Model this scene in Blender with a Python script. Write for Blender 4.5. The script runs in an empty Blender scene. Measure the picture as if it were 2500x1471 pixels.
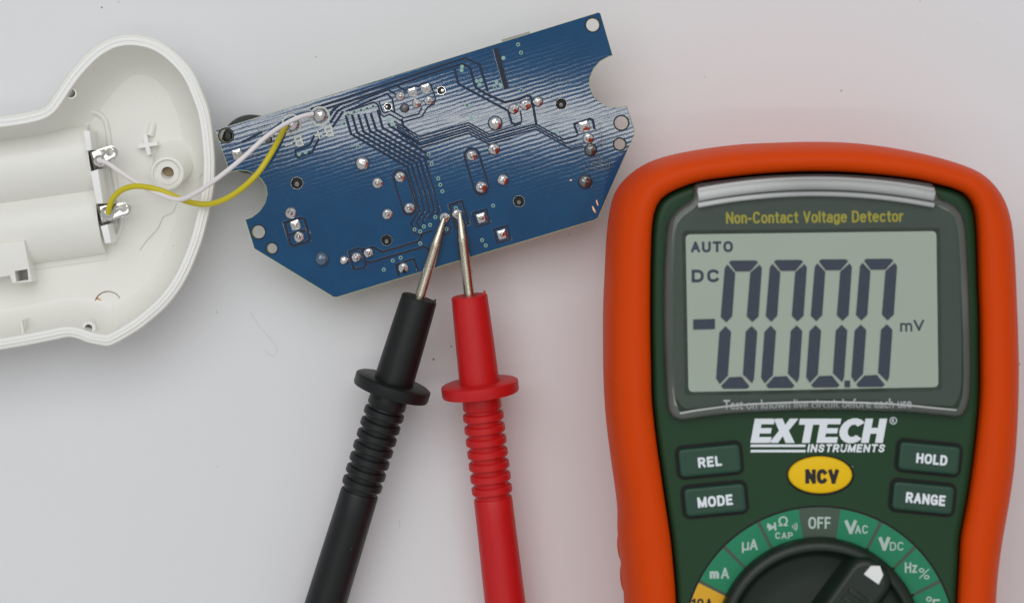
import bpy, bmesh, math, random
from mathutils import Vector, Matrix, noise
random.seed(7)
S = bpy.context.scene
COL = S.collection
MM = 0.001

# ------------------------------------------------------------------ camera, light, exposure
H, F, PX, PY = 470.0, 5825.0, 1250.0, 350.0       # camera height (mm), focal length (photo px), nadir (photo px)
cam = bpy.data.cameras.new('camera'); camo = bpy.data.objects.new('camera', cam); COL.objects.link(camo)
camo.location = (0, 0, H*MM)
cam.sensor_width = 36; cam.lens = 36*F/2500; cam.shift_y = -(735.5-PY)/2500
cam.clip_start = 0.01; cam.clip_end = 20
cam.dof.use_dof = True; cam.dof.focus_distance = (H-13)*MM; cam.dof.aperture_fstop = 16
S.camera = camo

world = bpy.data.worlds.new('World'); S.world = world; world.use_nodes = True
bg = world.node_tree.nodes['Background']
bg.inputs[0].default_value = (0.97, 0.985, 1.0, 1); bg.inputs[1].default_value = 0.415

def area(name, loc, target, sx, sy, power, col):
    l = bpy.data.lights.new(name, 'AREA'); l.shape = 'RECTANGLE'; l.size = sx; l.size_y = sy
    l.energy = power; l.color = col
    o = bpy.data.objects.new(name, l); COL.objects.link(o); o.location = loc
    d = Vector(target)-Vector(loc); o.rotation_euler = d.to_track_quat('-Z', 'Y').to_euler()
    return o
area('window_light', (-0.2, 0.72, 1.55), (0, 0, 0), 1.9, 1.25, 14.8, (0.97, 0.985, 1.0))
area('ceiling_strip_light', (-0.08, -0.294, 1.5), (-0.08, -0.294, 0), 1.3, 0.028, 1.35, (1.0, 0.96, 0.86))

S.view_settings.view_transform = 'Standard'; S.view_settings.look = 'None'
S.view_settings.exposure = 0.0; S.view_settings.gamma = 1.0
S.render.engine = 'CYCLES'
S.cycles.use_denoising = True
S.cycles.max_bounces = 10; S.cycles.transparent_max_bounces = 16
S.cycles.caustics_reflective = False; S.cycles.caustics_refractive = False
S.cycles.sample_clamp_indirect = 6

# ------------------------------------------------------------------ helpers
def W(px, py, z):
    k = (H-z)/F
    return ((px-PX)*k, -(py-PY)*k, z)
def srgb(r, g, b):
    f = lambda c: (c/255/12.92) if c/255 <= 0.04045 else ((c/255+0.055)/1.055)**2.4
    return (f(r), f(g), f(b), 1)

def nt(name):
    m = bpy.data.materials.new(name); m.use_nodes = True
    n = m.node_tree.nodes; return m, n, m.node_tree.links, n['Principled BSDF']
def tex_coord(n, l, scale=(1, 1, 1), rot=0):
    tc = n.new('ShaderNodeTexCoord'); mp = n.new('ShaderNodeMapping')
    mp.inputs['Scale'].default_value = scale; mp.inputs['Rotation'].default_value = (0, 0, rot)
    g = n.new('ShaderNodeNewGeometry'); l.new(g.outputs['Position'], mp.inputs['Vector'])
    return mp.outputs['Vector']
def plastic(name, col, rough=0.5, spec=0.5, var=0.06, bump=0.00001, bscale=3000, vscale=120, metal=0.0, coat=0.0, dust=0.0, sss=0.0, dcol=(0.22, 0.21, 0.2)):
    m, n, l, p = nt(name)
    p.inputs['Metallic'].default_value = metal
    p.inputs['Specular IOR Level'].default_value = spec
    p.inputs['Coat Weight'].default_value = coat
    if sss:
        p.inputs['Subsurface Weight'].default_value = sss
        p.inputs['Subsurface Radius'].default_value = (0.002, 0.0018, 0.0015)
    v = tex_coord(n, l)
    nz = n.new('ShaderNodeTexNoise'); nz.inputs['Scale'].default_value = vscale; nz.inputs['Detail'].default_value = 6
    l.new(v, nz.inputs['Vector'])
    mx = n.new('ShaderNodeMix'); mx.data_type = 'RGBA'
    mx.inputs['A'].default_value = tuple(c*(1-var) for c in col[:3])+(1,)
    mx.inputs['B'].default_value = tuple(min(1, c*(1+var)) for c in col[:3])+(1,)
    l.new(nz.outputs['Fac'], mx.inputs['Factor'])
    out = mx.outputs['Result']
    if dust:
        vo = n.new('ShaderNodeTexVoronoi'); vo.inputs['Scale'].default_value = 260; l.new(v, vo.inputs['Vector'])
        lt = n.new('ShaderNodeMath'); lt.operation = 'LESS_THAN'; lt.inputs[1].default_value = dust; l.new(vo.outputs['Distance'], lt.inputs[0])
        sc = n.new('ShaderNodeSeparateColor'); l.new(vo.outputs['Color'], sc.inputs[0])
        g2 = n.new('ShaderNodeMath'); g2.operation = 'GREATER_THAN'; g2.inputs[1].default_value = 0.82; l.new(sc.outputs[0], g2.inputs[0])
        mu = n.new('ShaderNodeMath'); mu.operation = 'MULTIPLY'; l.new(lt.outputs[0], mu.inputs[0]); l.new(g2.outputs[0], mu.inputs[1])
        mu2 = n.new('ShaderNodeMath'); mu2.operation = 'MULTIPLY'; l.new(mu.outputs[0], mu2.inputs[0]); l.new(sc.outputs[1], mu2.inputs[1])
        m2 = n.new('ShaderNodeMix'); m2.data_type = 'RGBA'; m2.inputs['B'].default_value = dcol+(1,)
        l.new(mu2.outputs[0], m2.inputs['Factor']); l.new(out, m2.inputs['A']); out = m2.outputs['Result']
    l.new(out, p.inputs['Base Color'])
    rr = n.new('ShaderNodeMapRange'); rr.inputs['To Min'].default_value = rough*0.85; rr.inputs['To Max'].default_value = min(1, rough*1.15)
    l.new(nz.outputs['Fac'], rr.inputs['Value']); l.new(rr.outputs[0], p.inputs['Roughness'])
    if bump:
        nb = n.new('ShaderNodeTexNoise'); nb.inputs['Scale'].default_value = bscale; nb.inputs['Detail'].default_value = 3
        l.new(v, nb.inputs['Vector'])
        b = n.new('ShaderNodeBump'); b.inputs['Distance'].default_value = bump; b.inputs['Strength'].default_value = 1
        l.new(nb.outputs['Fac'], b.inputs['Height']); l.new(b.outputs[0], p.inputs['Normal'])
    return m
def clear(name, tint=(0.93, 0.95, 0.93), milky=0.0, rough=0.03, milk_col=(0.7, 0.72, 0.7), ior=1.49, vs=900):
    m, n, l, p = nt(name); n.remove(p)
    o = n['Material Output']; tr = n.new('ShaderNodeBsdfTransparent'); tr.inputs[0].default_value = tint+(1,)
    gl = n.new('ShaderNodeBsdfGlossy'); gl.inputs['Roughness'].default_value = rough
    fr = n.new('ShaderNodeFresnel'); fr.inputs['IOR'].default_value = ior
    v = tex_coord(n, l); nz = n.new('ShaderNodeTexNoise'); nz.inputs['Scale'].default_value = vs; l.new(v, nz.inputs['Vector'])
    df = n.new('ShaderNodeBsdfDiffuse'); df.inputs[0].default_value = milk_col+(1,)
    mm = n.new('ShaderNodeMath'); mm.operation = 'MULTIPLY'; mm.inputs[1].default_value = milky*2; l.new(nz.outputs['Fac'], mm.inputs[0])
    a = n.new('ShaderNodeMixShader'); l.new(mm.outputs[0], a.inputs[0]); l.new(tr.outputs[0], a.inputs[1]); l.new(df.outputs[0], a.inputs[2])
    b = n.new('ShaderNodeMixShader'); l.new(fr.outputs[0], b.inputs[0]); l.new(a.outputs[0], b.inputs[1]); l.new(gl.outputs[0], b.inputs[2])
    l.new(b.outputs[0], o.inputs['Surface'])
    return m

def tag(o, label, cat, group=None):
    o['label'] = label; o['category'] = cat
    if group: o['group'] = group
    return o
def root(name, loc_mm, label, cat):
    o = bpy.data.objects.new(name, None); COL.objects.link(o)
    o.location = Vector(loc_mm)*MM; o.empty_display_size = 0.01
    return tag(o, label, cat)
def base_of(parent):
    p = parent; t = Vector((0, 0, 0))
    while p is not None:
        t += p.location; p = p.parent
    return t
def finish(me, smooth=35):
    me.set_sharp_from_angle(angle=math.radians(smooth))
    me.polygons.foreach_set('use_smooth', [len(p.vertices) < 20 for p in me.polygons]); me.update()
def obj(name, verts, faces, mat, parent=None, smooth=35, mats=None, idx=None, origin=None):
    """verts in mm, world frame"""
    org = base_of(parent) if parent else (Vector(origin)*MM if origin else Vector((0, 0, 0)))
    me = bpy.data.meshes.new(name)
    me.from_pydata([tuple(Vector(v)*MM-org) for v in verts], [], faces)
    bm = bmesh.new(); bm.from_mesh(me); bmesh.ops.recalc_face_normals(bm, faces=bm.faces)
    bm.to_mesh(me); bm.free()
    for m in (mats or [mat]): me.materials.append(m)
    if idx: me.polygons.foreach_set('material_index', idx)
    finish(me, smooth)
    o = bpy.data.objects.new(name, me); COL.objects.link(o)
    if parent: o.parent = parent
    else: o.location = org
    return o
def catmull(pts, closed=True, sub=8):
    out = []; n = len(pts)
    rng = range(n) if closed else range(n-1)
    for i in rng:
        g = (lambda k: pts[k % n]) if closed else (lambda k: pts[max(0, min(n-1, k))])
        p0, p1, p2, p3 = g(i-1), g(i), g(i+1), g(i+2)
        for s in range(sub):
            t = s/sub
            out.append(tuple(0.5*((2*b)+(-a+c)*t+(2*a-5*b+4*c-d)*t*t+(-a+3*b-3*c+d)*t**3) for a, b, c, d in zip(p0, p1, p2, p3)))
    if not closed: out.append(tuple(pts[-1]))
    return out
def resample(pts, n):
    pts = [Vector(p) for p in pts]; P = pts+[pts[0]]
    L = [0]
    for a, b in zip(P, P[1:]): L.append(L[-1]+(b-a).length)
    out = []; j = 0
    for i in range(n):
        s = L[-1]*i/n
        while L[j+1] < s: j += 1
        t = (s-L[j])/max(1e-9, L[j+1]-L[j]); out.append(P[j].lerp(P[j+1], t))
    return out
def sarea(p): return sum(a[0]*b[1]-b[0]*a[1] for a, b in zip(p, p[1:]+p[:1]))/2
def inset(ring, d, step=0.4, sm=0.35):
    r = [Vector((p[0], p[1])) for p in ring]; n = len(r); k = max(1, int(abs(d)/step+0.999))
    sg = 1 if sarea(r) > 0 else -1
    for _ in range(k):
        q = []
        for i in range(n):
            t = (r[(i+1) % n]-r[i-1]); t.normalize()
            q.append(r[i]+Vector((-t.y, t.x))*sg*d/k)
        if abs(d) > step and sm:
            q = [q[i]*(1-sm)+(q[i-1]+q[(i+1) % n])*0.5*sm for i in range(n)]
        r = q
    return r
def loft(rings, closed=True, cap0=False, cap1=False):
    n = len(rings[0]); v = [tuple(p) for r in rings for p in r]; f = []
    for k in range(len(rings)-1):
        for i in range(n if closed else n-1):
            j = (i+1) % n
            f.append((k*n+i, k*n+j, (k+1)*n+j, (k+1)*n+i))
    if cap0: f.append(tuple(range(n))[::-1])
    if cap1: f.append(tuple((len(rings)-1)*n+i for i in range(n)))
    return v, f
def ring3(r, z): return [(p[0], p[1], z) for p in r]
def lathe(prof, c, axis=(0, 0, 1), seg=28, cap=True):
    """prof: (radius, height along axis)"""
    ax = Vector(axis).normalized(); u = ax.orthogonal().normalized(); w = ax.cross(u); c = Vector(c)
    rings = []
    for r, h in prof:
        r = max(r, 1e-4)
        rings.append([c+ax*h+(u*math.cos(2*math.pi*i/seg)+w*math.sin(2*math.pi*i/seg))*r for i in range(seg)])
    return loft(rings, True, cap and prof[0][0] > 1e-3, cap or prof[-1][0] < 1e-3)
def tube(path, r, seg=10, smooth=6, cap=True):
    pts = [Vector(p) for p in (catmull(path, False, smooth) if smooth > 1 else path)]
    n = len(pts); rings = []; up = None
    for i, p in enumerate(pts):
        t = (pts[min(n-1, i+1)]-pts[max(0, i-1)]).normalized()
        if up is None: up = t.orthogonal().normalized()
        up = (up-t*up.dot(t)).normalized(); w = t.cross(up)
        rr = r(i/(n-1)) if callable(r) else r
        rings.append([p+(up*math.cos(2*math.pi*k/seg)+w*math.sin(2*math.pi*k/seg))*rr for k in range(seg)])
    return loft(rings, True, cap, cap)
def merge(*parts):
    V, Fc = [], []
    for v, f in parts:
        o = len(V); V += list(v); Fc += [tuple(i+o for i in q) for q in f]
    return V, Fc
def curve_mesh(cu):
    o = bpy.data.objects.new('tmp', cu); COL.objects.link(o)
    bpy.context.view_layer.update()
    me = bpy.data.meshes.new_from_object(o.evaluated_get(bpy.context.evaluated_depsgraph_get()))
    bpy.data.objects.remove(o); bpy.data.curves.remove(cu)
    v = [tuple(x.co) for x in me.vertices]; f = [tuple(p.vertices) for p in me.polygons]
    bpy.data.meshes.remove(me)
    return v, f
def plate(outer, holes, z0, z1, bevel=0.0):
    cu = bpy.data.curves.new('tmp', 'CURVE'); cu.dimensions = '2D'; cu.fill_mode = 'BOTH'
    cu.extrude = (z1-z0)/2-bevel; cu.bevel_depth = bevel; cu.offset = -bevel; cu.bevel_resolution = 2
    for ring in [outer]+list(holes):
        s = cu.splines.new('POLY'); s.points.add(len(ring)-1); s.use_cyclic_u = True
        for q, p in zip(s.points, ring): q.co = (p[0], p[1], 0, 1)
    v, f = curve_mesh(cu)
    zm = (z0+z1)/2
    v = [(a, b, c+zm) for a, b, c in v]
    bm = bmesh.new()
    bv = [bm.verts.new(x) for x in v]
    for q in f:
        try: bm.faces.new([bv[i] for i in q])
        except ValueError: pass
    bmesh.ops.remove_doubles(bm, verts=bm.verts, dist=1e-4)
    bm.verts.index_update()
    r = ([tuple(x.co) for x in bm.verts], [tuple(x.index for x in q.verts) for q in bm.faces]); bm.free()
    return r
def circ(cx, cy, r, n=28): return [(cx+r*math.cos(2*math.pi*i/n), cy+r*math.sin(2*math.pi*i/n)) for i in range(n)]
def pxring(pts, z): return [W(a, b, z)[:2] for a, b in pts]
def text(name, s, cx, cy, w, h, z, mat, parent, rot=0, bold=0.0, shear=0.0, thick=0.03, zf=None):
    """lettering fitted to w x h photo px around the pixel (cx, cy), lying at height z"""
    cu = bpy.data.curves.new('tmp', 'FONT'); cu.body = s; cu.size = 1; cu.offset = bold; cu.shear = shear
    cu.resolution_u = 4; cu.fill_mode = 'FRONT'
    v, f = curve_mesh(cu)
    xs = [a[0] for a in v]; ys = [a[1] for a in v]
    x0, x1, y0, y1 = min(xs), max(xs), min(ys), max(ys)
    k = (H-z)/F; c = W(cx, cy, z); cr, sr = math.cos(rot), math.sin(rot); out = []
    for a, b, _ in v:
        X = ((a-x0)/(x1-x0)-0.5)*w*k; Y = ((b-y0)/(y1-y0)-0.5)*h*k
        x, y = c[0]+X*cr-Y*sr, c[1]+X*sr+Y*cr
        out.append((x, y, (zf(x, y) if zf else z)+thick))
    return obj(name, out, f, mat, parent, smooth=180)
def rrect(w, h, r, n=6):
    p = []
    for sx, sy, a0 in ((1, 1, 0), (-1, 1, 90), (-1, -1, 180), (1, -1, 270)):
        for i in range(n+1):
            a = math.radians(a0+90*i/n); p.append((sx*(w/2-r)+r*math.cos(a), sy*(h/2-r)+r*math.sin(a)))
    return p
def place2(pts, c, rot): return [(c[0]+a*math.cos(rot)-b*math.sin(rot), c[1]+a*math.sin(rot)+b*math.cos(rot)) for a, b in pts]


# ------------------------------------------------------------------ even-stroke lettering (each glyph is a few strokes)
def sup(cx, cy, rx, ry, a0, a1, n=16, e=2.5):
    o = []
    for i in range(n+1):
        a = math.radians(a0+(a1-a0)*i/n); c, d = math.cos(a), math.sin(a)
        o.append((cx+rx*math.copysign(abs(c)**(2/e), c), cy+ry*math.copysign(abs(d)**(2/e), d)))
    return o
_arch = lambda x0, x1: [(x0, .42)]+sup((x0+x1)/2, .42, (x1-x0)/2, .28, 170, 10, 8)+[(x1, .42), (x1, 0)]
GL = {'A': (.62, [[(0,0),(.31,1)], [(.31,1),(.62,0)], [(.13,.32),(.49,.32)]]), 'C': (.62, [sup(.31,.5,.31,.5,38,322)]), 'D': (.6, [[(0,0),(0,1)], [(0,1)]+sup(.24,.5,.36,.5,90,-90)+[(0,0)]]),
 'E': (.5, [[(0,0),(0,1)], [(0,1),(.5,1)], [(0,0),(.5,0)], [(0,.52),(.44,.52)]]), 'F': (.48, [[(0,0),(0,1)], [(0,1),(.48,1)], [(0,.5),(.42,.5)]]), 'G': (.64, [sup(.32,.5,.32,.5,38,335), [(.36,.44),(.63,.44)], [(.63,.44),(.63,.06)]]),
 'H': (.6, [[(0,0),(0,1)], [(.6,0),(.6,1)], [(0,.52),(.6,.52)]]), 'I': (.02, [[(0,0),(0,1)]]), 'L': (.46, [[(0,0),(0,1)], [(0,0),(.46,0)]]), 'M': (.76, [[(0,0),(0,1)], [(0,1),(.38,.05)], [(.38,.05),(.76,1)], [(.76,0),(.76,1)]]),
 'N': (.6, [[(0,0),(0,1)], [(0,1),(.6,0)], [(.6,0),(.6,1)]]), 'O': (.66, [sup(.33,.5,.33,.5,0,360,28)]), 'P': (.56, [[(0,0),(0,1)], [(0,1)]+sup(.3,.74,.26,.26,90,-90)+[(0,.48)]]),
 'R': (.58, [[(0,0),(0,1)], [(0,1)]+sup(.3,.74,.26,.26,90,-90)+[(0,.48)], [(.3,.48),(.57,0)]]), 'S': (.56, [[(.54,.78),(.46,.95),(.28,1),(.1,.94),(.03,.76),(.12,.58),(.3,.51),(.48,.42),(.56,.25),(.47,.06),(.28,0),(.08,.06),(0,.24)]]),
 'T': (.58, [[(0,1),(.58,1)], [(.29,1),(.29,0)]]), 'U': (.6, [[(0,1),(0,.36)]+sup(.3,.36,.3,.36,180,360)+[(.6,.36),(.6,1)]]), 'V': (.6, [[(0,1),(.3,0)], [(.3,0),(.6,1)]]), 'z': (.42, [[(0,.7),(.42,.7)], [(.42,.7),(0,0)], [(0,0),(.42,0)]]),
 'm': (.72, [[(0,0),(0,.7)], _arch(0,.36), _arch(.36,.72)]), 'n': (.42, [[(0,0),(0,.7)], _arch(0,.42)]), 'o': (.5, [sup(.25,.35,.25,.35,0,360,22)]), 'c': (.48, [sup(.25,.35,.25,.35,42,318)]), 'e': (.5, [sup(.25,.35,.25,.35,5,315), [(.02,.38),(.48,.38)]]),
 'a': (.46, [sup(.22,.2,.22,.2,0,360,18), [(.46,0),(.46,.46)]+sup(.25,.46,.21,.24,0,150,8)]), 't': (.28, [[(.13,.94),(.13,.12),(.2,.01),(.29,0)], [(0,.7),(.29,.7)]]), 'l': (.02, [[(0,0),(0,1)]]),
 'g': (.48, [sup(.24,.36,.24,.34,0,360,22), [(.48,.7),(.48,0)]+sup(.25,-.02,.23,.2,0,-150,8)]), 'r': (.26, [[(0,0),(0,.7)], [(0,.42),(.1,.64),(.27,.69)]]), '-': (.26, [[(0,.38),(.26,.38)]]), ' ': (.16, []), 'B': (.58, [[(0,0),(0,1)], [(0,1)]+sup(.3,.76,.24,.24,90,-90)+[(0,.52)], [(0,.52)]+sup(.3,.26,.28,.26,90,-90)+[(0,0)]]), '+': (.6, [[(0,.3),(.6,.3)], [(.3,0),(.3,.6)]]),
 '1': (.24, [[(0,.8),(.24,1)], [(.24,1),(.24,0)]]), '0': (.52, [sup(.26,.5,.26,.5,0,360,26)]), '\u00b5': (.42, [[(0,.7),(0,-.26)], [(0,.3)]+sup(.21,.28,.21,.28,190,350,8)+[(.42,.3)], [(.42,.7),(.42,0)]])}
def stext(s_, cx, cy, w, h, z, mat, parent, rot=0, wt=.15, shear=0.0, gap=.17, name='lettering', zf=None):
    """wt: stroke width as a share of the cap height; the block is fitted to w x h photo px"""
    strokes = []; x = 0.0
    for ch in s_:
        gw, st = GL[ch]
        for q in st: strokes.append([(x+a, b) for a, b in q])
        x += gw+gap+wt
    xs = [p[0] for q in strokes for p in q]; ys = [p[1] for q in strokes for p in q]
    k = (H-z)/F; bx0, bx1, by0, by1 = min(xs), max(xs), min(ys), max(ys)
    t = wt*h*k/max(.001, (by1-by0 or 1)) * (1.0 if by1-by0 <= 1.01 else 1.0); hw = t/2
    if by1-by0 < 1e-6: t = h*k; hw = t/2
    sx = (w*k-t)/max(1e-6, bx1-bx0); sy = (h*k-t)/max(1e-6, by1-by0)
    c = W(cx, cy, z); cr, sr = math.cos(rot), math.sin(rot); parts = []; dz = 0
    for q in strokes:
        P = [Vector(((a-(bx0+bx1)/2)*sx+shear*((b-(by0+by1)/2)*sy), (b-(by0+by1)/2)*sy)) for a, b in q]
        closed = (P[0]-P[-1]).length < 1e-4
        if not closed:
            P[0] = P[0]-(P[1]-P[0]).normalized()*hw*.85; P[-1] = P[-1]+(P[-1]-P[-2]).normalized()*hw*.85
        n = len(P); R = []; dz += .0015
        for i in range(n):
            a = P[i-1] if i > 0 else (P[-2] if closed else P[0]); b = P[i+1] if i < n-1 else (P[1] if closed else P[-1])
            d = (b-a).normalized(); nn = Vector((-d.y, d.x))*hw
            R.append([P[i]+nn, P[i]-nn])
        v = []; f = []
        for l_, r_ in R:
            for p in (l_, r_): v.append((c[0]+p.x*cr-p.y*sr, c[1]+p.x*sr+p.y*cr, (zf(c[1]+p.x*sr+p.y*cr) if zf else z)+.03+dz))
        for i in range(n-1): f.append((2*i, 2*i+1, 2*i+3, 2*i+2))
        parts.append((v, f))
    v, f = merge(*parts); return obj(name, v, f, mat, parent, 180)

# ------------------------------------------------------------------ materials
M = {}
M['paper'] = plastic('white_paper', (0.77, 0.775, 0.79, 1), 0.75, 0.25, 0.02, 0.00002, 1300, 30, dust=0.055)
M['shell'] = plastic('white_abs', (0.82, 0.81, 0.76, 1), 0.34, 0.5, 0.02, 0.000006, 900, 60, dust=0.045, sss=0.25)
M['rim'] = plastic('white_abs_rim', (0.90, 0.90, 0.87, 1), 0.42, 0.5, 0.02, 0.000015, 1500, 60)
M['stain'] = plastic('rust_stain', srgb(196, 150, 95), 0.6, 0.4, 0.35, 0, 1, 900)
M['stain_dark'] = plastic('rust_line', srgb(120, 80, 45), 0.6, 0.4, 0.35, 0, 1, 900)
M['tin'] = plastic('tinned_steel', (0.62, 0.60, 0.56, 1), 0.14, 0.5, 0.1, 0.00002, 700, 400, metal=1)
M['tin_dark'] = plastic('tarnished_steel', (0.10, 0.09, 0.075, 1), 0.3, 0.5, 0.2, 0.00002, 700, 400, metal=1)
M['brass_tan'] = plastic('tan_plug', (0.26, 0.20, 0.12, 1), 0.5, 0.4, 0.2, 0.00002, 900, 500)
M['solder'] = plastic('solder', (0.80, 0.79, 0.77, 1), 0.13, 0.5, 0.06, 0.00003, 900, 500, metal=1)
M['solder_dark'] = plastic('dull_solder', (0.22, 0.22, 0.22, 1), 0.16, 0.5, 0.1, 0.00002, 900, 500, metal=0.85, coat=0.4)
M['solder_flux'] = plastic('flux_coated_solder', (0.12, 0.17, 0.24, 1), 0.12, 0.5, 0.1, 0.00001, 900, 500, metal=0.4, coat=0.6)
M['dark_hole'] = plastic('dark_bore', (0.012, 0.012, 0.011, 1), 0.5, 0.4, 0.2, 0)
M['pin_metal'] = plastic('nickel_pin', (0.56, 0.52, 0.43, 1), 0.27, 0.5, 0.14, 0.00002, 2600, 900, metal=1)
M['black_abs'] = plastic('black_probe_plastic', (0.0075, 0.009, 0.0095, 1), 0.42, 0.36, 0.15, 0.000012, 2600, 400, dust=0.03, dcol=(0.5, 0.5, 0.48))
M['red_abs'] = plastic('red_probe_plastic', srgb(198, 28, 31), 0.42, 0.36, 0.06, 0.000012, 2600, 400, sss=0.08)
M['black_part'] = plastic('black_component', (0.014, 0.014, 0.014, 1), 0.3, 0.5, 0.1, 0)
M['module'] = plastic('module_grey', (0.35, 0.34, 0.32, 1), 0.5, 0.4, 0.05, 0)
M['copper'] = plastic('bare_copper', (0.85, 0.52, 0.36, 1), 0.28, 0.5, 0.1, 0.00002, 1500, 400, metal=1)
M['silk'] = plastic('white_silkscreen', srgb(205, 208, 196), 0.5, 0.4, 0.05, 0.00001, 2500)
M['fr4'] = plastic('board_edge', srgb(205, 208, 150), 0.6, 0.3, 0.15, 0.00004, 1200, 900)
M['groove'] = plastic('groove_resist', srgb(6, 20, 46), 0.3, 0.4, 0.1, 0.00001, 1500, 500)
M['via_ring'] = plastic('via_ring', srgb(140, 180, 172), 0.35, 0.5, 0.2, 0.00001, 1500, 700)
M['yellow_pvc'] = plastic('yellow_insulation', srgb(205, 190, 28), 0.38, 0.5, 0.04, 0.00001, 900, 300)
M['white_pvc'] = plastic('white_insulation', srgb(232, 226, 226), 0.4, 0.5, 0.03, 0.00001, 900, 300)
M['hair'] = plastic('hair', (0.16, 0.13, 0.11, 1), 0.5, 0.4, 0.1, 0)
M['lint'] = plastic('lint', (0.55, 0.55, 0.56, 1), 0.7, 0.3, 0.1, 0)
M['flux'] = clear('flux_residue', (0.93, 0.95, 0.97), 0.04, 0.05)
M['orange'] = plastic('orange_rubber', srgb(212, 67, 0), 0.5, 0.13, 0.04, 0.000014, 2200, 150, dust=0.03, dcol=(0.5, 0.5, 0.48))
M['green'] = plastic('green_abs', srgb(24, 60, 33), 0.42, 0.28, 0.10, 0.000018, 1800, 60, dust=0.025, dcol=(0.5, 0.5, 0.48))
M['green_btn'] = plastic('green_rubber_key', srgb(32, 68, 52), 0.48, 0.4, 0.05, 0.000012, 2000, 200)
M['green_knob'] = plastic('dark_green_knob', srgb(20, 34, 25), 0.38, 0.42, 0.08, 0.000014, 2200, 200, dust=0.02, dcol=(0.5, 0.5, 0.48))
M['gap'] = plastic('gap_shade', (0.006, 0.009, 0.007, 1), 0.6, 0.3, 0.1, 0)  # near-black; paints shade of the key and knob gaps, also edges the scale
M['teal'] = plastic('teal_print', srgb(36, 130, 92), 0.5, 0.25, 0.04, 0.00001, 2000, 200)
M['ring_grey'] = plastic('grey_green_print', srgb(66, 84, 70), 0.45, 0.4, 0.05, 0.00001, 2000, 200)
M['amber'] = plastic('amber_print', srgb(222, 168, 30), 0.45, 0.4, 0.04, 0.00001, 2000, 200)
M['yellow_key'] = plastic('yellow_key', srgb(238, 192, 8), 0.45, 0.25, 0.03, 0.00001, 2000, 200)
M['ink_black'] = plastic('black_ink', (0.01, 0.01, 0.011, 1), 0.5, 0.4, 0.1, 0)
M['ink_white'] = plastic('white_ink', srgb(228, 234, 240), 0.5, 0.4, 0.03, 0)
M['ink_grey'] = plastic('grey_white_ink', srgb(178, 198, 190), 0.5, 0.4, 0.03, 0)
M['ink_yellow'] = plastic('yellow_ink', srgb(206, 194, 52), 0.5, 0.4, 0.03, 0)
M['pointer_white'] = plastic('white_pointer', (0.82, 0.83, 0.82, 1), 0.4, 0.4, 0.02, 0)
M['bezel'] = plastic('screen_mask', srgb(62, 82, 70), 0.4, 0.4, 0.05, 0.000006, 1500, 90)
M['lcd'] = plastic('lcd_reflector', srgb(216, 229, 213), 0.55, 0.3, 0.03, 0, 1, 60)
M['lcd_ink'] = plastic('lcd_segment', srgb(64, 76, 98), 0.5, 0.3, 0.03, 0)
M['lens'] = clear('acrylic_lens', (0.95, 0.96, 0.95), 0.012, 0.02)
M['lens_edge'] = clear('acrylic_edge', (0.82, 0.85, 0.82), 0.15, 0.05, (0.62, 0.64, 0.62), vs=40)
M['lens_rib'] = clear('acrylic_light_guide', (0.85, 0.87, 0.86), 0.52, 0.04, (0.86, 0.88, 0.87), vs=25)
M['dust_dot'] = plastic('pale_speck', (0.6, 0.6, 0.6, 1), 0.6, 0.3, 0.1, 0)

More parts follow.
